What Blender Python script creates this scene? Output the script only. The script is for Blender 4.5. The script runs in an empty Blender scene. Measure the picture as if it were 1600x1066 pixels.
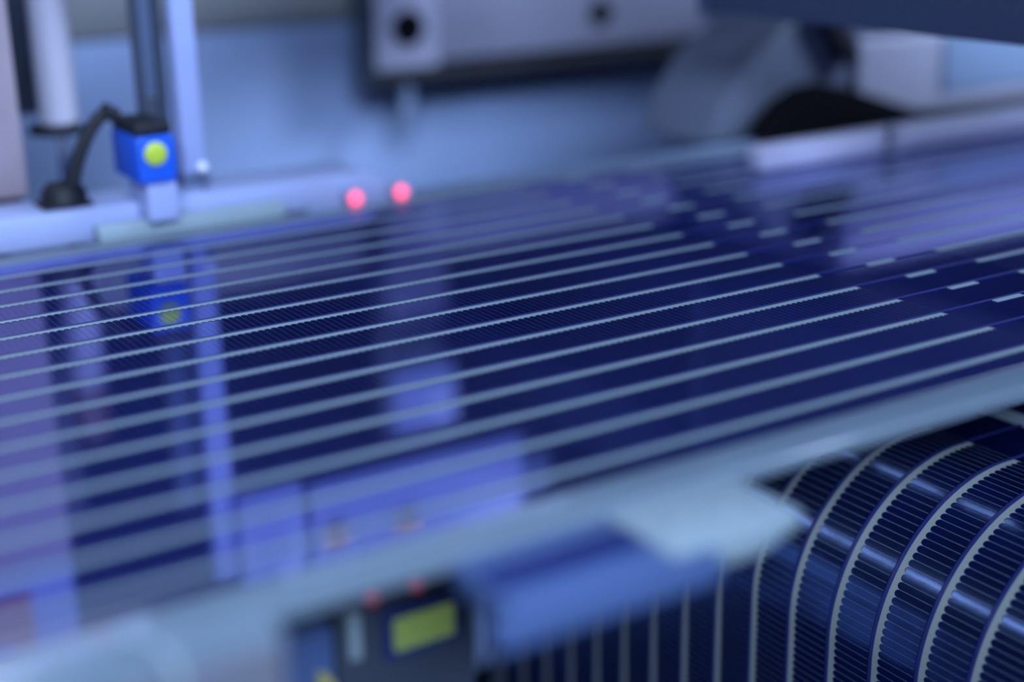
import bpy, bmesh, math
from mathutils import Vector, Matrix

# ------------------------------------------------------------------ units
H = 0.14          # camera height above the cell sheet in metres; layout below is in units of H
Z0 = 1.0          # height of the cell sheet above the floor in metres
sc = bpy.context.scene
COL = sc.collection


def W(x, y, z):
    return Vector((x * H, y * H, Z0 + z * H))


# ------------------------------------------------------------------ camera
PITCH, ROLL, YAW = 0.308873712, -0.0201456335, -0.560423077
cam_d = bpy.data.cameras.new('camera')
cam = bpy.data.objects.new('camera', cam_d)
COL.objects.link(cam)
c_, s_ = math.cos(YAW), math.sin(YAW)
r_ = Vector((c_, s_, 0))
f_ = Vector((-s_ * math.cos(PITCH), c_ * math.cos(PITCH), -math.sin(PITCH)))
u_ = Vector((-s_ * math.sin(PITCH), c_ * math.sin(PITCH), math.cos(PITCH)))
R2 = r_ * math.cos(ROLL) + u_ * math.sin(ROLL)
U2 = -r_ * math.sin(ROLL) + u_ * math.cos(ROLL)
M = Matrix((R2, U2, -f_)).transposed().to_4x4()
M.translation = W(0, 0, 1)
cam.matrix_world = M
cam_d.sensor_width = 36
cam_d.lens = 2326.67 / 1600 * 36
cam_d.clip_start = 0.01
cam_d.clip_end = 50
cam_d.dof.use_dof = True
cam_d.dof.focus_distance = 3.5 * H
cam_d.dof.aperture_fstop = cam_d.lens / (0.125 * H * 1000)
cam_d.dof.aperture_blades = 0
sc.camera = cam

# ------------------------------------------------------------------ world, lights, exposure
sc.view_settings.view_transform = 'Standard'
sc.view_settings.look = 'None'
sc.view_settings.gamma = 1
sc.view_settings.use_curve_mapping = False
sc.view_settings.exposure = 0.0
wd = bpy.data.worlds.new('world')
sc.world = wd
wd.use_nodes = True
wd.node_tree.nodes['Background'].inputs[0].default_value = (0.30, 0.42, 0.85, 1)
wd.node_tree.nodes['Background'].inputs[1].default_value = 0.25


def area(name, loc, target, sx, sy, energy, color):
    d = bpy.data.lights.new(name, 'AREA')
    d.shape = 'RECTANGLE'
    d.size, d.size_y, d.energy, d.color = sx, sy, energy, color
    o = bpy.data.objects.new(name, d)
    COL.objects.link(o)
    o.location = loc
    o.rotation_euler = (Vector(target) - Vector(loc)).to_track_quat('-Z', 'Y').to_euler()
    return o


BLUE = (0.55, 0.71, 1.0)
area('ceiling_light_front', (-0.7, -2.0, 2.7), (0.35, 0.75, 1.0), 1.8, 0.9, 150, BLUE)
area('ceiling_light_over', (-0.2, 0.45, 2.75), (0.3, 0.5, 1.0), 1.2, 0.5, 14, BLUE)
area('fill_light_right', (2.3, -0.9, 2.7), (0.7, 0.6, 1.0), 0.9, 0.9, 85, BLUE)  # added fill light, brightens the machine head that the beam shades

# ------------------------------------------------------------------ materials
MATS = {}


def mat(name, col, rough=0.5, metal=0.0, ior=1.5, tint=None, var=0.0, scale=40, emit=None, estr=0, bump=0.0, coat=0.0, spec=0.5):
    if name in MATS:
        return MATS[name]
    m = bpy.data.materials.new(name)
    m.use_nodes = True
    nt = m.node_tree
    b = nt.nodes['Principled BSDF']
    b.inputs['Base Color'].default_value = (*col, 1)
    b.inputs['Roughness'].default_value = rough
    b.inputs['Metallic'].default_value = metal
    b.inputs['IOR'].default_value = ior
    b.inputs['Coat Weight'].default_value = coat
    b.inputs['Coat Roughness'].default_value = 0.08
    b.inputs['Coat IOR'].default_value = 2.6
    b.inputs['Specular IOR Level'].default_value = spec
    if tint:
        b.inputs['Specular Tint'].default_value = (*tint, 1)
    if emit:
        b.inputs['Emission Color'].default_value = (*emit, 1)
        b.inputs['Emission Strength'].default_value = estr
    if var or bump:
        tc = nt.nodes.new('ShaderNodeTexCoord')
        n = nt.nodes.new('ShaderNodeTexNoise')
        n.inputs['Scale'].default_value = scale
        n.inputs['Detail'].default_value = 4
        nt.links.new(tc.outputs['Object'], n.inputs['Vector'])
        if var:
            r = nt.nodes.new('ShaderNodeValToRGB')
            r.color_ramp.elements[0].position = 0.35
            r.color_ramp.elements[1].position = 0.65
            r.color_ramp.elements[0].color = (*[c * (1 - var) for c in col], 1)
            r.color_ramp.elements[1].color = (*[min(1, c * (1 + var)) for c in col], 1)
            nt.links.new(n.outputs['Fac'], r.inputs['Fac'])
            nt.links.new(r.outputs['Color'], b.inputs['Base Color'])
        if bump:
            bp = nt.nodes.new('ShaderNodeBump')
            bp.inputs['Strength'].default_value = bump
            bp.inputs['Distance'].default_value = 0.0005
            nt.links.new(n.outputs['Fac'], bp.inputs['Height'])
            nt.links.new(bp.outputs['Normal'], b.inputs['Normal'])
    MATS[name] = m
    return m


mat('wall_paint', (0.05, 0.06, 0.09), 0.7, var=0.1, scale=3)
mat('floor_epoxy', (0.06, 0.07, 0.10), 0.5, var=0.15, scale=5)
mat('cabinet_dark', (0.008, 0.011, 0.028), 0.9, var=0.1, scale=8, spec=0.05)
mat('panel_blue', (0.30, 0.40, 0.66), 0.45, var=0.06, scale=5)
mat('panel_grey', (0.17, 0.18, 0.23), 0.5, var=0.08, scale=6)
mat('aluminium', (0.34, 0.44, 0.50), 0.4, var=0.05, scale=30)
mat('aluminium_bright', (0.40, 0.47, 0.76), 0.35, var=0.03, scale=30)
mat('pale_lavender', (0.55, 0.54, 0.66), 0.45, var=0.06, scale=14)
mat('mauve_paint', (0.37, 0.30, 0.34), 0.5, var=0.10, scale=18)
mat('plate_grey', (0.26, 0.26, 0.36), 0.45, var=0.08, scale=10)
mat('plate_light', (0.40, 0.40, 0.55), 0.45, var=0.06, scale=10)
mat('slate', (0.055, 0.075, 0.14), 0.5, var=0.06, scale=6)
mat('black_rubber', (0.006, 0.007, 0.012), 0.6)
mat('opening_black', (0.002, 0.002, 0.004), 0.8, spec=0.1)  # near-black that paints the dark inside openings and holes
mat('trim_grey', (0.25, 0.26, 0.28), 0.5, var=0.08, scale=6)
mat('glint_white', (0.9, 0.92, 1.0), 0.2)  # white colour standing in for the glint on the pin
mat('head_white', (0.74, 0.70, 0.84), 0.45)
mat('dark_metal', (0.05, 0.065, 0.10), 0.45, var=0.1, scale=20)
mat('blue_grey_metal', (0.13, 0.18, 0.29), 0.4, var=0.06, scale=20)
mat('sensor_blue', (0.010, 0.115, 0.72), 0.4, var=0.04, scale=40)
mat('lime', (0.55, 0.72, 0.05), 0.35, var=0.04, scale=60)
mat('box_blue', (0.085, 0.145, 0.34), 0.45, var=0.05, scale=20)
mat('navy_plastic', (0.02, 0.035, 0.17), 0.4, var=0.05, scale=20)
mat('salmon', (0.62, 0.25, 0.20), 0.5, var=0.05, scale=30)
mat('brass', (0.80, 0.50, 0.26), 0.3, metal=1.0)
mat('chrome', (0.85, 0.88, 0.95), 0.12, metal=1.0)
mat('copper_paint', (0.25, 0.14, 0.14), 0.45)
mat('screen_lime', (0.30, 0.40, 0.10), 0.4, emit=(0.38, 0.56, 0.14), estr=0.10, var=0.08, scale=60)
mat('red_lamp', (0.9, 0.1, 0.2), 0.4, emit=(1.0, 0.105, 0.23), estr=1.7)
mat('red_lamp_dim', (0.55, 0.06, 0.10), 0.4, emit=(1.0, 0.09, 0.16), estr=0.16)
mat('lamp_tube', (0.9, 0.95, 1.0), 0.4, emit=(0.55, 0.68, 1.0), estr=8)
mat('lamp_tube_dim', (0.9, 0.95, 1.0), 0.4, emit=(0.55, 0.68, 1.0), estr=2.6)
mat('rail_metal', (0.225, 0.305, 0.385), 0.32, var=0.05, scale=30, coat=1.0)
mat('hood_grey', (0.14, 0.165, 0.24), 0.5, var=0.08, scale=12)
mat('window_blue', (0.34, 0.46, 0.66), 0.3)
mat('yellow_tape', (0.55, 0.50, 0.12), 0.5)


def cell_mat(name, base, gloss, rough, scale, bump=0.0):
    """coated silicon: dark blue body plus a blue-tinted mirror sheen."""
    m = bpy.data.materials.new(name)
    m.use_nodes = True
    nt = m.node_tree
    nt.nodes.remove(nt.nodes['Principled BSDF'])
    out = nt.nodes['Material Output']
    dif = nt.nodes.new('ShaderNodeBsdfDiffuse')
    gl = nt.nodes.new('ShaderNodeBsdfGlossy')
    ad = nt.nodes.new('ShaderNodeAddShader')
    tc = nt.nodes.new('ShaderNodeTexCoord')
    n = nt.nodes.new('ShaderNodeTexNoise')
    n.inputs['Scale'].default_value = scale
    n.inputs['Detail'].default_value = 5
    r = nt.nodes.new('ShaderNodeValToRGB')
    r.color_ramp.elements[0].position, r.color_ramp.elements[1].position = 0.35, 0.68
    r.color_ramp.elements[0].color = (*[c * 0.6 for c in base], 1)
    r.color_ramp.elements[1].color = (*[c * 1.5 for c in base], 1)
    gl.inputs['Color'].default_value = (*gloss, 1)
    gl.inputs['Roughness'].default_value = rough
    L = nt.links.new
    L(tc.outputs['Object'], n.inputs['Vector'])
    L(n.outputs['Fac'], r.inputs['Fac'])
    L(r.outputs['Color'], dif.inputs['Color'])
    if bump:
        bp = nt.nodes.new('ShaderNodeBump')
        bp.inputs['Strength'].default_value = bump
        bp.inputs['Distance'].default_value = 0.0005
        L(n.outputs['Fac'], bp.inputs['Height'])
        L(bp.outputs['Normal'], gl.inputs['Normal'])
    L(dif.outputs[0], ad.inputs[0])
    L(gl.outputs[0], ad.inputs[1])
    L(ad.outputs[0], out.inputs['Surface'])
    MATS[name] = m


cell_mat('cell_blue', (0.0030, 0.0050, 0.040), (0.27, 0.28, 0.50), 0.06, 9)
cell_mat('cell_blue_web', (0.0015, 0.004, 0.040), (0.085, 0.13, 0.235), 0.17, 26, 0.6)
mat('seam_blue', (0.022, 0.032, 0.17), 0.35)
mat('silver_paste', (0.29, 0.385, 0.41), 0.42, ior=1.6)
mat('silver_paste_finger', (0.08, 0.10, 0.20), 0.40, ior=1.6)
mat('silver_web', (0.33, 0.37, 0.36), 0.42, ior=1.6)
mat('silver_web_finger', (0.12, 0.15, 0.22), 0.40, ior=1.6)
mat('backing', (0.16, 0.20, 0.26), 0.5)


# ------------------------------------------------------------------ helpers
def P(o, **k):
    for a, b in k.items():
        o[a] = b
    return o


def link(name, me, m, parent=None, loc=None):
    """loc: absolute location of the object's origin."""
    o = bpy.data.objects.new(name, me)
    COL.objects.link(o)
    if m is not None:
        me.materials.append(MATS[m])
    loc = Vector(loc) if loc is not None else Vector((0, 0, 0))
    if parent is not None:
        o.parent = parent
        q = parent
        while q is not None:
            loc = loc - q.location
            q = q.parent
    o.location = loc
    return o


def thing(name, label, cat, x, y, z, group=None):
    o = bpy.data.objects.new(name, None)
    COL.objects.link(o)
    o.location = W(x, y, z)
    o.empty_display_size = 0.01
    o['label'], o['category'] = label, cat
    if group:
        o['group'] = group
    return o


def finish(bm, name, smooth=None):
    bmesh.ops.recalc_face_normals(bm, faces=bm.faces)
    me = bpy.data.meshes.new(name)
    bm.to_mesh(me)
    bm.free()
    if smooth is not None:
        for p in me.polygons:
            p.use_smooth = True
        me.set_sharp_from_angle(angle=math.radians(smooth))
    return me


def box(name, x0, x1, y0, y1, z0, z1, m, parent=None, bev=0.008, seg=2):
    bm = bmesh.new()
    bmesh.ops.create_cube(bm, size=1)
    for v in bm.verts:
        v.co = Vector((v.co.x * (x1 - x0) * H, v.co.y * (y1 - y0) * H, (v.co.z + 0.5) * (z1 - z0) * H))
    if bev:
        bmesh.ops.bevel(bm, geom=bm.edges[:], offset=bev * H, segments=seg, affect='EDGES', profile=0.5)
    return link(name, finish(bm, name, 40), m, parent, W((x0 + x1) / 2, (y0 + y1) / 2, z0))


def lathe(name, prof, pos, axis, m, parent=None, seg=28):
    """prof: list of (r, t) along axis, in H units; pos = start point."""
    bm = bmesh.new()
    rings = []
    for r, t in prof:
        rings.append([bm.verts.new((r * H * math.cos(2 * math.pi * i / seg), r * H * math.sin(2 * math.pi * i / seg), t * H)) for i in range(seg)])
    for a, b in zip(rings, rings[1:]):
        for i in range(seg):
            j = (i + 1) % seg
            bm.faces.new((a[i], a[j], b[j], b[i]))
    bm.faces.new(list(reversed(rings[0])))
    bm.faces.new(rings[-1])
    q = Vector((0, 0, 1)).rotation_difference(Vector(axis)).to_matrix().to_4x4()
    bmesh.ops.transform(bm, matrix=q, verts=bm.verts)
    return link(name, finish(bm, name, 40), m, parent, W(*pos))


def cyl(name, pos, axis, r, length, m, parent=None, bev=0.1, seg=28):
    b = r * bev
    return lathe(name, [(r - b, 0), (r, b), (r, length - b), (r - b, length)], pos, axis, m, parent, seg)


def prism(name, pts, y0, y1, m, parent=None, bev=0.006):
    """pts: outline in (x, z), extruded along y."""
    bm = bmesh.new()
    cx = sum(p[0] for p in pts) / len(pts)
    zb = min(p[1] for p in pts)
    a = [bm.verts.new(((p[0] - cx) * H, (y0 - y1) / 2 * H, (p[1] - zb) * H)) for p in pts]
    b = [bm.verts.new(((p[0] - cx) * H, (y1 - y0) / 2 * H, (p[1] - zb) * H)) for p in pts]
    bm.faces.new(a)
    bm.faces.new(list(reversed(b)))
    n = len(pts)
    for i in range(n):
        j = (i + 1) % n
        bm.faces.new((a[i], b[i], b[j], a[j]))
    if bev:
        bmesh.ops.recalc_face_normals(bm, faces=bm.faces)
        bmesh.ops.bevel(bm, geom=bm.edges[:], offset=bev * H, segments=2, affect='EDGES', profile=0.5)
    return link(name, finish(bm, name, 35), m, parent, W(cx, (y0 + y1) / 2, zb))


def tube(name, pts, r, m, parent=None, seg=14, sub=8):
    """smooth tube through pts (H units), Catmull-Rom."""
    V = [W(*p) for p in pts]
    V = [V[0] * 2 - V[1]] + V + [V[-1] * 2 - V[-2]]
    path = []
    for i in range(1, len(V) - 2):
        for k in range(sub):
            t = k / sub
            a, b, c, d = V[i - 1], V[i], V[i + 1], V[i + 2]
            path.append(0.5 * ((2 * b) + (c - a) * t + (2 * a - 5 * b + 4 * c - d) * t * t + (3 * b - a - 3 * c + d) * t ** 3))
    path.append(V[-2])
    base = path[0].copy()
    bm = bmesh.new()
    rings = []
    up = Vector((0.13, 0.2, 1)).normalized()
    for i, p in enumerate(path):
        d = (path[min(i + 1, len(path) - 1)] - path[max(i - 1, 0)]).normalized()
        n = d.cross(up)
        if n.length < 1e-4:
            n = d.cross(Vector((1, 0, 0)))
        n.normalize()
        b = d.cross(n)
        rings.append([bm.verts.new(p - base + (n * math.cos(2 * math.pi * k / seg) + b * math.sin(2 * math.pi * k / seg)) * r * H) for k in range(seg)])
    for a, b in zip(rings, rings[1:]):
        for i in range(seg):
            j = (i + 1) % seg
            bm.faces.new((a[i], a[j], b[j], b[i]))
    bm.faces.new(list(reversed(rings[0])))
    bm.faces.new(rings[-1])
    return link(name, finish(bm, name, 60), m, parent, base)


def struct(o):
    o['kind'] = 'structure'
    return o


# ------------------------------------------------------------------ room shell
def room_box(name, x0, x1, y0, y1, z0, z1, m):
    bm = bmesh.new()
    bmesh.ops.create_cube(bm, size=1)
    for v in bm.verts:
        v.co = Vector((v.co.x * (x1 - x0), v.co.y * (y1 - y0), (v.co.z + 0.5) * (z1 - z0)))
    return struct(link(name, finish(bm, name), m, None, ((x0 + x1) / 2, (y0 + y1) / 2, z0)))


room_box('floor', -3, 4, -3, 3.5, -0.1, 0, 'floor_epoxy')
room_box('wall_back', -3, 4, 3.5, 3.6, 0, 2.9, 'wall_paint')
room_box('wall_front', -3, 4, -3.1, -3, 0, 2.9, 'wall_paint')
room_box('wall_left', -3.1, -3, -3, 3.5, 0, 2.9, 'wall_paint')
room_box('wall_right', 4, 4.1, -3, 3.5, 0, 2.9, 'wall_paint')
room_box('ceiling', -3, 4, -3, 3.5, 2.9, 3.0, 'wall_paint')

# ------------------------------------------------------------------ machine: rear enclosure and deck
FL = -Z0 / H                                    # floor level in H units
cab = thing('machine_cabinet', 'dark upright machine cabinet with pale blue lower panel closing the back', 'cabinet', 5.5, 6.3, FL)
box('body', -3, 14, 6.06, 7.2, FL, 5.0, 'cabinet_dark', cab)
box('lower_panel', -3, 4.75, 6.0, 6.055, -3.0, 0.36, 'panel_blue', cab)
box('upper_trim', -3, 4.75, 6.0, 6.055, 0.37, 0.75, 'trim_grey', cab)
box('side_panel', 4.78, 14, 6.0, 6.055, -3.0, 0.45, 'panel_blue', cab)

deck = thing('machine_bed', 'dark steel machine bed running behind the far rail', 'machine bed', 2.5, 5.2, FL)
box('bed_body', -1.6, 9, 4.42, 5.95, -0.75, -0.62, 'dark_metal', deck)
for lx in (-1.4, 8.6):
    for ly in (4.5, 5.7):
        box('leg', lx, lx + 0.25, ly, ly + 0.2, FL, -0.75, 'dark_metal', deck)

# ------------------------------------------------------------------ flat sheet of cell strips
PT = 0.137118                                   # strip pitch
FP = 0.0165                                     # finger pitch
BW = 0.0170                                     # busbar width
FW = 0.0007                                     # finger width


def ribbon(name, s_vals, y0, y1, lift, thick, fn, m, parent):
    """solid ribbon between y0 and y1 following path fn(s) -> (x, z, nx, nz)."""
    bm = bmesh.new()
    x0, z0, _, _ = fn(s_vals[0])
    base = W(x0, (y0 + y1) / 2, z0)
    rows = []
    for s in s_vals:
        x, z, nx, nz = fn(s)
        row = []
        for yy, h in ((y0, lift + thick), (y1, lift + thick), (y1, lift), (y0, lift)):
            row.append(bm.verts.new(W(x + nx * h, yy, z + nz * h) - base))
        rows.append(row)
    for a, b in zip(rows, rows[1:]):
        for i in range(4):
            j = (i + 1) % 4
            bm.faces.new((a[i], a[j], b[j], b[i]))
    bm.faces.new(rows[0])
    bm.faces.new(list(reversed(rows[-1])))
    return link(name, finish(bm, name, 30), m, parent, base)


def comb(name, s0, s1, yb, ylen, lift, fn, m, parent, nseg=6, FP=FP, FW=FW):
    """busbar with a row of fine fingers pointing to -y; slot ends between the fingers are round.
    yb: far edge of the bar, ylen: finger length measured from that edge."""
    bm = bmesh.new()
    x0, z0, _, _ = fn(s0)
    base = W(x0, yb, z0)
    n = int((s1 - s0) / FP)
    a = (FP - FW) / 2

    def vert(s, y):
        x, z, nx, nz = fn(s)
        return bm.verts.new(W(x + nx * lift, y, z + nz * lift) - base)
    prev = None
    fold = a * 1.05
    for i in range(n):
        c = s0 + FP * (i + 0.5)
        ts = [-FP / 2] + [-a * math.cos(math.pi * k / nseg) for k in range(nseg + 1)]
        fing = None
        for k, t in enumerate(ts):
            if k == 0:
                d = fold
            else:
                d = fold * (1 - math.sqrt(max(0, 1 - (t / a) ** 2)))
            cur = (vert(c + t, yb), vert(c + t, yb - BW - d))
            if prev is not None:
                bm.faces.new((prev[0], prev[1], cur[1], cur[0]))
            prev = cur
        # finger at the end of this period
        e0 = prev[1]
        e1t = c + FP / 2 + (FP / 2 - a)
        v1 = vert(e1t, yb - BW - fold)
        f0 = vert(c + a, yb - ylen)
        f1 = vert(e1t, yb - ylen)
        bm.faces.new((e0, f0, f1, v1)).material_index = 1
    for f in bm.faces:
        f.normal_update()
    me = bpy.data.meshes.new(name)
    bm.to_mesh(me)
    bm.free()
    o = link(name, me, m, parent, base)
    me.materials.append(MATS[m + '_finger'])
    return o


def flat(s):
    return (s, 0.0, 0.0, 1.0)


sheet = thing('solar_cell_sheet', 'flat dark blue solar cell sheet with long parallel silver busbars', 'solar panel', 2.5, 3.0, -0.03)
box('backing_sheet', -0.6, 5.6, 1.86, 4.15, -0.03, -0.008, 'backing', sheet, bev=0)
Y0 = 3.48005
for k in range(-4, 12):
    yb = Y0 - PT * k + BW / 2                     # far edge of the bar
    ytop = yb + 0.010
    ribbon('cell_strip', [-0.6, 5.6], ytop - PT + 0.0015, ytop - 0.0085, -0.007, 0.007, flat, 'cell_blue', sheet)
    ribbon('strip_seam', [-0.6, 5.6], ytop - 0.0085, ytop - 0.001, -0.006, 0.0075, flat, 'seam_blue', sheet)
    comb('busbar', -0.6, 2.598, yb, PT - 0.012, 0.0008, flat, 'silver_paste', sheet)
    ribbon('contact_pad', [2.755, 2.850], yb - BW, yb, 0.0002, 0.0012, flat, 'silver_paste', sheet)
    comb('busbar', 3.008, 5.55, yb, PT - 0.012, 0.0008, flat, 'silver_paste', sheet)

# ------------------------------------------------------------------ web of cell strips round the roller
XC, ZC, RR = 2.8036, -0.8314, 0.4216
WP = 0.1417


def web(s):
    """s = 0 at the start of the arc (level with the axle), s < 0 down, then quarter arc, then level along +x."""
    if s < 0:
        return (XC - RR, ZC + s, -1.0, 0.0)
    q = RR * math.pi / 2
    if s < q:
        a = s / RR
        return (XC - RR * math.cos(a), ZC + RR * math.sin(a), -math.cos(a), math.sin(a))
    return (XC + (s - q), ZC + RR, 0.0, 1.0)


QA = RR * math.pi / 2
ARC = [-1.6] + [QA * i / 30 for i in range(31)] + [QA + 2.4]
wsheet = thing('solar_cell_web', 'dark blue solar cell web bending over a roller below the rail', 'solar panel', XC - RR, 2.6, ZC - 1.6)
ribbon('backing_sheet', ARC, 1.30, 3.98, -0.030, 0.022, web, 'backing', wsheet)
SE = QA + 0.045
for k in range(-11, 7):
    yb = 2.3456 - WP * k + BW / 2
    ytop = yb + 0.012
    ribbon('cell_strip', ARC[:-1] + [QA + 0.225], ytop - WP + 0.0015, ytop - 0.0105, -0.007, 0.007, web, 'cell_blue_web', wsheet)
    ribbon('cell_strip', [QA + 0.30, QA + 2.4], ytop - WP + 0.0015, ytop - 0.0105, -0.007, 0.007, web, 'cell_blue_web', wsheet)
    ribbon('strip_seam', ARC, ytop - 0.0105, ytop - 0.001, -0.006, 0.0075, web, 'seam_blue', wsheet)
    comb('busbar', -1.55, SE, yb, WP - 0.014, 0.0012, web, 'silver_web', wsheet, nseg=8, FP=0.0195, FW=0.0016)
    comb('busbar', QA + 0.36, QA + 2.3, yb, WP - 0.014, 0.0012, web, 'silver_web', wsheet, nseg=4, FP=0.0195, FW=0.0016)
ribbon('cross_ribbon', [QA + 0.235, QA + 0.29], 1.30, 3.98, -0.006, 0.010, web, 'aluminium', wsheet)

rol = thing('guide_roller', 'steel guide roller inside the bend of the solar cell web', 'roller', XC, 2.6, ZC - RR)
cyl('roller_drum', (XC, 1.28, ZC), (0, 1, 0), RR - 0.034, 2.72, 'blue_grey_metal', rol, bev=0.03, seg=64)
cyl('axle', (XC, 1.0, ZC), (0, 1, 0), 0.07, 3.15, 'chrome', rol)
for yy in (1.04, 4.02):
    box('axle_stand', XC - 0.16, XC + 0.16, yy, yy + 0.10, FL, ZC + 0.12, 'dark_metal', rol)

# lamps under the sheet that shine on the bend of the web
for lx, em, lab, segs in ((1.73, 'lamp_tube', 'row of short tube lamps under the flat sheet facing the bent web', ((2.28, 0.22), (2.56, 0.30), (2.93, 0.16), (3.16, 0.34), (3.57, 0.28))),
                          (2.66, 'lamp_tube_dim', 'row of short tube lamps right above the roller bend', ((2.28, 0.16), (2.52, 0.22), (2.84, 0.30), (3.24, 0.40)))):
    lam = thing('inspection_lamp', lab, 'lamp', lx, 2.7, -0.11, 'tube lamps under the flat sheet')
    box('lamp_housing', lx - 0.06, lx + 0.06, 2.22, 3.9, -0.075, -0.035, 'dark_metal', lam)
    for ya, yl in segs:
        cyl('lamp_tube', (lx, ya, -0.095), (0, 1, 0), 0.016, yl, em, lam)

# ------------------------------------------------------------------ front rail and what hangs on it
fr = thing('front_rail', 'pale aluminium rail along the near edge of the flat cell sheet', 'rail', 2.0, 1.84, -0.03)
box('rail_profile', -0.7, 5.6, 1.785, 1.885, -0.020, 0.012, 'rail_metal', fr, bev=0.008, seg=3)
box('rail_ledge', -0.7, 0.70, 1.715, 1.784, -0.03, 0.008, 'rail_metal', fr, bev=0.008, seg=2)
box('side_plate', -0.7, 0.69, 1.70, 1.714, -0.30, -0.004, 'panel_grey', fr, bev=0.003)
for lx in (-0.6, 5.4):
    box('leg', lx, lx + 0.15, 1.79, 1.85, FL, -0.020, 'dark_metal', fr)

mb = thing('mounting_block', 'pale metal block with a cut corner on the near side of the front rail', 'block', 1.42, 1.66, -0.05)
prism('block_body', [(1.29, -0.05), (1.47, -0.05), (1.555, -0.02), (1.555, 0.006), (1.29, 0.006)], 1.61, 1.78, 'aluminium', mb, bev=0.008)
for bx_ in (1.36, 1.46):
    cyl('bolt', (bx_, 1.69, 0.005), (0, 0, 1), 0.014, 0.008, 'aluminium', mb)

tb = thing('terminal_box', 'blue metal box with dark slot on the near side of the front rail', 'terminal box', 1.14, 1.66, -0.05)
box('box_body', 0.955, 1.36, 1.575, 1.60, -0.05, 0.0, 'box_blue', tb, bev=0.006)
box('box_lid', 1.0, 1.285, 1.602, 1.78, -0.045, 0.0, 'box_blue', tb, bev=0.006)
box('slot_cover', 1.01, 1.28, 1.655, 1.728, -0.004, 0.004, 'navy_plastic', tb, bev=0.002)

du = thing('display_unit', 'dark control unit with lime green screen below the front rail', 'display', 1.11, 2.2, -0.9)
box('unit_body', 0.975, 1.26, 2.155, 2.30, -0.9, -0.215, 'dark_metal', du, bev=0.012)
sp = box('screen_bezel', 1.065, 1.222, 2.145, 2.158, -0.365, -0.265, 'navy_plastic', du, bev=0.003)
box('screen', 1.082, 1.206, 2.140, 2.147, -0.348, -0.284, 'screen_lime', sp, bev=0.002)
box('connector_strip', 0.995, 1.018, 2.142, 2.158, -0.34, -0.25, 'aluminium', du, bev=0.004)
for lx in (1.048, 1.137):
    lathe('red_indicator', [(0.013, 0), (0.013, 0.004), (0.010, 0.010), (0.005, 0.014)], (lx, 2.157, -0.234), (0, -1, 0), 'red_lamp_dim', du)
box('stand', 1.04, 1.2, 2.18, 2.28, FL, -0.9, 'dark_metal', du)

jb = thing('junction_box', 'small pale blue box left of the dark display unit', 'box', 0.915, 2.2, -0.9)
box('box_body', 0.868, 0.968, 2.15, 2.28, -0.9, -0.262, 'box_blue', jb, bev=0.01)
prism('warning_strip', [(0.93, -0.40), (0.968, -0.40), (0.968, -0.385), (0.945, -0.345), (0.93, -0.345)], 2.142, 2.15, 'yellow_tape', jb, bev=0)
box('stand', 0.88, 0.955, 2.17, 2.26, FL, -0.9, 'dark_metal', jb)

hs = tube('air_hose', [(0.505, 1.80, 0.022), (0.522, 1.775, 0.022), (0.535, 1.735, 0.018), (0.540, 1.698, -0.01), (0.541, 1.69, -0.12), (0.541, 1.69, -0.28)], 0.006, 'aluminium')
P(hs, label='thin pale air hose looping over the front rail at lower left', category='hose')

# ------------------------------------------------------------------ far rail and sensor group
rl = thing('far_rail', 'bright white aluminium rail along the far edge of the cell sheet', 'rail', 1.0, 4.32, -0.02)
prism('rail_profile', [(-0.7, -0.02), (2.23, -0.02), (2.23, 0.02), (2.12, 0.078), (-0.7, 0.078)], 4.225, 4.46, 'aluminium_bright', rl, bev=0.010)
box('rail_ledge', 1.22, 1.80, 4.16, 4.223, -0.02, 0.035, 'aluminium', rl, bev=0.008)
box('rail_skirt', 2.26, 3.70, 4.165, 4.19, -0.06, 0.012, 'blue_grey_metal', rl, bev=0.004)
for lx in (-0.5, 1.9):
    box('support', lx, lx + 0.1, 4.43, 4.455, -0.62, -0.02, 'dark_metal', rl)

for lx, ly, lab in ((2.035, 4.135, 'glowing red lamp near the end of the bright far rail, left one'),
                    (2.198, 4.135, 'glowing red lamp beyond the end of the bright far rail, right one')):
    il = thing('indicator_lamp', lab, 'lamp', lx, ly + 0.03, -0.03, 'red lamps at the end of the far rail')
    box('lamp_base', lx - 0.017, lx + 0.017, ly + 0.018, ly + 0.08, -0.02, 0.036, 'plate_light', il, bev=0.004)
    lathe('lamp_lens', [(0.023, 0), (0.023, 0.006), (0.019, 0.012), (0.010, 0.016)], (lx, ly + 0.018, 0.014), (0, -1, 0), 'red_lamp', il)

se = thing('photo_sensor', 'bright blue sensor block with round lime lens on the far rail', 'sensor', 1.42, 4.2, 0.08)
box('sensor_body', 1.335, 1.447, 4.10, 4.33, 0.155, 0.288, 'sensor_blue', se, bev=0.006)
lathe('lens', [(0.034, 0), (0.034, 0.006), (0.028, 0.012), (0.012, 0.015)], (1.386, 4.101, 0.238), (0, -1, 0), 'lime', se, seg=40)
box('sensor_cap', 1.337, 1.445, 4.11, 4.32, 0.289, 0.325, 'black_rubber', se, bev=0.008)
box('foot', 1.36, 1.45, 4.12, 4.28, 0.036, 0.154, 'aluminium_bright', se, bev=0.006)
cyl('cable_gland', (1.35, 4.30, 0.325), (-0.6, 0, 0.35), 0.022, 0.05, 'black_rubber', se)
cb = tube('sensor_cable', [(1.335, 4.30, 0.335), (1.30, 4.30, 0.328), (1.262, 4.30, 0.285), (1.228, 4.30, 0.225), (1.205, 4.30, 0.16), (1.195, 4.30, 0.12)], 0.020, 'black_rubber')
P(cb, label='black cable arching from the blue sensor down to the rail', category='cable')
cn = thing('cable_connector', 'black rubber plug on the far rail under the arching cable', 'connector', 1.16, 4.33, 0.08)
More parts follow.
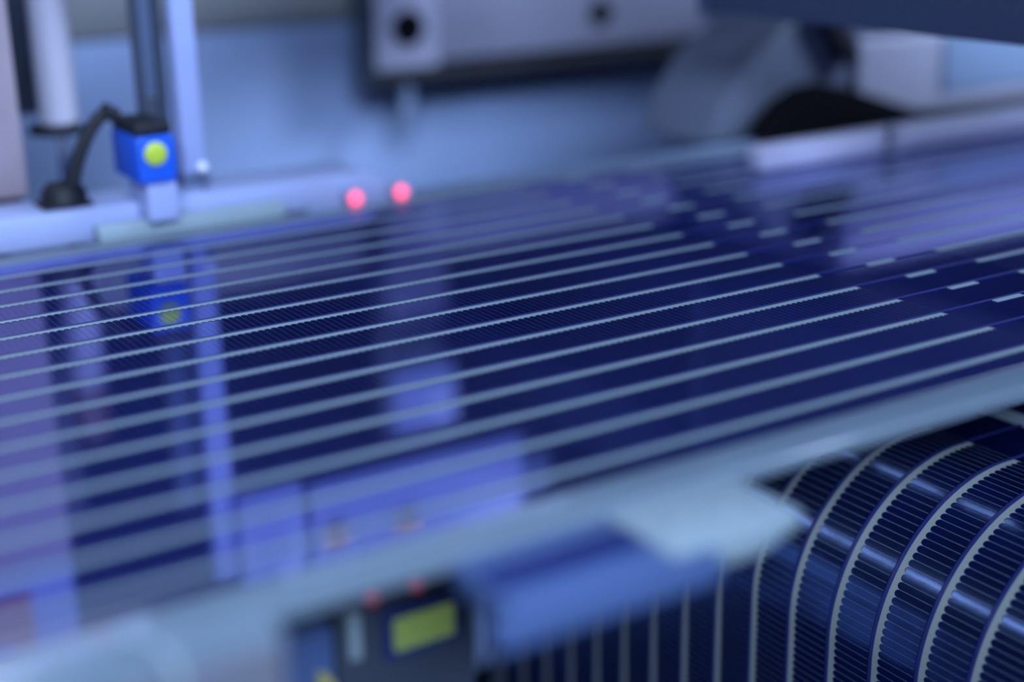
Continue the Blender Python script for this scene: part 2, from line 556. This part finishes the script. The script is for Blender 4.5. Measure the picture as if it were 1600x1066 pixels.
lathe('plug_body', [(0.060, 0), (0.068, 0.01), (0.064, 0.045), (0.045, 0.065), (0.024, 0.07)], (1.175, 4.32, 0.079), (0, 0, 1), 'black_rubber', cn)
box('plug_flange', 1.10, 1.245, 4.26, 4.39, 0.0785, 0.09, 'black_rubber', cn, bev=0.004)

bk = thing('slotted_bracket', 'dark slotted metal strip rising above the blue sensor', 'bracket', 1.5, 4.42, 0.08)
box('strip_side', 1.452, 1.475, 4.40, 4.43, 0.08, 1.0, 'dark_metal', bk, bev=0.003)
box('strip_side', 1.517, 1.543, 4.40, 4.43, 0.08, 1.0, 'dark_metal', bk, bev=0.003)
box('strip_back', 1.4755, 1.5165, 4.415, 4.43, 0.36, 1.0, 'blue_grey_metal', bk, bev=0.002)
box('strip_end', 1.4755, 1.5165, 4.40, 4.43, 0.08, 0.355, 'dark_metal', bk, bev=0.002)

col = thing('light_column', 'slim bright aluminium column right of the slotted bracket', 'column', 1.585, 4.37, 0.08)
box('column_profile', 1.55, 1.622, 4.335, 4.398, 0.12, 1.26, 'aluminium_bright', col, bev=0.006)
box('column_foot', 1.545, 1.63, 4.33, 4.41, 0.079, 0.119, 'blue_grey_metal', col, bev=0.004)

pn = thing('rail_pin', 'small knobbed pin with its glint painted white on the far rail beside the bright column', 'pin', 1.578, 4.25, 0.0785)
cyl('pin_shaft', (1.578, 4.25, 0.0785), (0, 0, 1), 0.007, 0.06, 'chrome', pn)
lathe('pin_head', [(0.004, 0), (0.013, 0.003), (0.018, 0.011), (0.018, 0.018), (0.011, 0.028), (0.003, 0.032)], (1.578, 4.25, 0.138), (0, 0, 1), 'glint_white', pn)  # highlight is put into the white colour of the head

po = thing('machine_post', 'broad mauve upright post with dark foot at far left', 'post', 0.83, 4.6, 0.0)
box('post_body', 0.5, 1.122, 4.50, 4.75, 0.08, 1.12, 'mauve_paint', po, bev=0.01)
box('post_cover', 0.5, 1.118, 4.505, 4.75, 1.125, 2.4, 'aluminium_bright', po, bev=0.01)
box('post_foot', 0.5, 1.10, 4.48, 4.75, 0.0, 0.079, 'black_rubber', po, bev=0.01)
tg = box('label_frame', 0.56, 0.975, 4.49, 4.504, 1.20, 1.75, 'salmon', po, bev=0.003)
box('label_face', 0.60, 0.905, 4.483, 4.491, 1.37, 1.70, 'aluminium_bright', tg, bev=0.002)
box('post_stem', 0.55, 1.05, 4.52, 4.72, -0.62, 0.0, 'dark_metal', po, bev=0)

pc = thing('air_cylinder', 'pale air cylinder with black lower cap between post and bracket', 'cylinder', 1.335, 4.86, -0.62)
cyl('barrel', (1.335, 4.86, 0.235), (0, 0, 1), 0.062, 0.43, 'pale_lavender', pc, bev=0.05, seg=40)
lathe('lower_cap', [(0.05, 0), (0.085, 0.006), (0.085, 0.032), (0.06, 0.038)], (1.32, 4.86, 0.197), (0, 0, 1), 'black_rubber', pc)
cyl('upper_cap', (1.335, 4.86, 0.666), (0, 0, 1), 0.066, 0.18, 'copper_paint', pc)
cyl('rod', (1.335, 4.86, -0.62), (0, 0, 1), 0.022, 0.82, 'chrome', pc)
bp = thing('guard_plate', 'dark blue grey plate standing behind the pale air cylinder', 'plate', 1.25, 5.2, -0.62)
box('plate_sheet', 0.9, 1.36, 5.18, 5.22, 0.22, 1.3, 'dark_metal', bp, bev=0.004)
box('plate_stem', 1.0, 1.1, 5.18, 5.22, -0.62, 0.219, 'dark_metal', bp, bev=0.004)

# overhead plate whose face shows mirrored in the sheet
gp = thing('gantry_plate', 'white overhead plate with two brass screws above the far rail', 'plate', 2.15, 4.33, 0.9)
box('plate_segment', 1.63, 1.855, 4.30, 4.36, 0.96, 1.34, 'aluminium_bright', gp, bev=0.008)
box('plate_segment', 1.885, 2.735, 4.30, 4.36, 0.99, 1.37, 'aluminium_bright', gp, bev=0.008)
box('hanger', 1.56, 2.9, 4.365, 4.42, 1.10, 1.26, 'blue_grey_metal', gp, bev=0.006)
for sx_, sz_ in ((1.966, 1.19), (2.241, 1.215)):
    lathe('screw', [(0.048, 0), (0.048, 0.014), (0.040, 0.022), (0.020, 0.024)], (sx_, 4.30, sz_), (0, -1, 0), 'brass', gp, seg=32)
box('hanger_post', 2.76, 2.88, 4.425, 4.52, 1.02, 3.2, 'dark_metal', gp, bev=0.006)
box('hanger_arm', 2.76, 2.88, 4.52, 6.055, 3.0, 3.2, 'dark_metal', gp, bev=0.006)

# ------------------------------------------------------------------ plate with holes on the rear wall
hp = thing('perforated_plate', 'grey machined plate with holes painted as dark round discs in front of the back panel', 'plate', 4.3, 5.85, 0.1)
box('plate_end', 2.95, 3.26, 5.74, 5.83, 0.17, 0.62, 'plate_light', hp, bev=0.012)
box('plate_riser', 2.96, 3.26, 5.75, 5.83, 0.625, 0.95, 'plate_grey', hp, bev=0.008)
box('riser_joint', 2.98, 3.24, 5.76, 5.83, 0.955, 1.19, 'dark_metal', hp, bev=0.008)
box('riser_cap', 2.96, 3.28, 5.73, 5.83, 1.195, 1.5, 'aluminium_bright', hp, bev=0.012)
box('plate_body', 3.265, 6.0, 5.76, 5.83, 0.19, 0.62, 'plate_grey', hp, bev=0.012)
box('plate_lip', 2.93, 6.0, 5.72, 5.84, 0.10, 0.168, 'black_rubber', hp, bev=0.012)
box('side_cheek', 2.90, 2.948, 5.74, 5.86, 0.10, 1.5, 'dark_metal', hp, bev=0.006)
box('wall_mount', 3.4, 5.6, 5.835, 6.0, 0.2, 0.5, 'dark_metal', hp, bev=0.006)
for hx, hz, hr in ((3.105, 0.345, 0.076), (4.136, 0.34, 0.06)):
    lathe('hole_dark', [(hr, 0), (hr, 0.010), (hr * 0.86, 0.014), (hr * 0.80, 0.004)], (hx, 5.7395 if hx < 3.2 else 5.7595, hz), (0, -1, 0), 'opening_black', hp, seg=32)  # solid black disc in place of the dark inside a hole
th = tube('plate_hose', [(3.10, 5.77, 0.10), (3.10, 5.765, 0.05), (3.085, 5.75, -0.02), (3.06, 5.75, -0.10)], 0.035, 'blue_grey_metal')
P(th, label='dark short hose hanging under the left end of the perforated plate', category='hose')

# ------------------------------------------------------------------ cross beam upper right
cbm = thing('cross_beam', 'big smooth slate blue beam crossing the upper right corner', 'beam', 3.7, 2.6, 0.5)
box('beam_body', 3.4, 4.0, -1.0, 4.10, 0.5, 1.6, 'slate', cbm, bev=0.012)
box('end_plate', 3.395, 4.02, 4.11, 4.15, 0.49, 1.62, 'slate', cbm, bev=0.006)
box('hanger_arm', 3.6, 3.9, 4.16, 6.055, 1.2, 1.5, 'slate', cbm, bev=0.01)

# ------------------------------------------------------------------ machine head on the right
mh = thing('processing_machine', 'pale lavender machine housing with grey arched hood at far right', 'machine', 4.8, 4.8, -0.62)
box('head_body', 4.30, 6.6, 4.26, 5.2, 0.0, 0.33, 'pale_lavender', mh, bev=0.03, seg=4)
box('head_cover', 4.24, 6.6, 4.25, 5.2, 0.335, 0.60, 'head_white', mh, bev=0.05, seg=4)
prism('hood_shell', [(3.56, -0.01), (4.295, -0.01), (4.295, 0.46), (4.10, 0.45), (3.92, 0.40), (3.74, 0.29), (3.62, 0.14)], 4.28, 4.70, 'hood_grey', mh, bev=0.03)
prism('lever', [(4.05, 0.46), (4.13, 0.46), (4.27, 0.26), (4.21, 0.235)], 4.20, 4.26, 'black_rubber', mh, bev=0.008)
box('window_panel', 4.78, 6.3, 4.243, 4.259, 0.08, 0.31, 'window_blue', mh, bev=0.006)
box('stand', 4.4, 6.2, 4.5, 5.1, -0.62, -0.001, 'dark_metal', mh, bev=0.01)

bg = thing('hood_opening', 'black arched guard painted dark on a solid slab in front of the grey hood at right', 'opening', 4.1, 4.22, -0.1)
prism('opening_slab', [(3.66, -0.04), (3.72, 0.04), (3.83, 0.135), (3.93, 0.180), (4.03, 0.190), (4.16, 0.165), (4.35, 0.105), (4.60, 0.025), (4.62, -0.04)], 4.19, 4.24, 'opening_black', bg, bev=0.008)  # black slab stands for the shaded opening under the hood
box('slab_foot', 3.8, 4.5, 4.195, 4.235, FL, -0.04, 'dark_metal', bg, bev=0)

rr = thing('side_rail', 'pale lavender bar lying across the far right of the cell sheet', 'rail', 4.6, 3.77, 0.002)
box('rail_profile', 3.34, 5.55, 3.72, 3.81, 0.002, 0.085, 'plate_light', rr, bev=0.014, seg=3)
for bx_ in (3.92, 4.75):
    box('rail_clip', bx_, bx_ + 0.05, 3.705, 3.719, 0.004, 0.10, 'plate_grey', rr, bev=0.003)
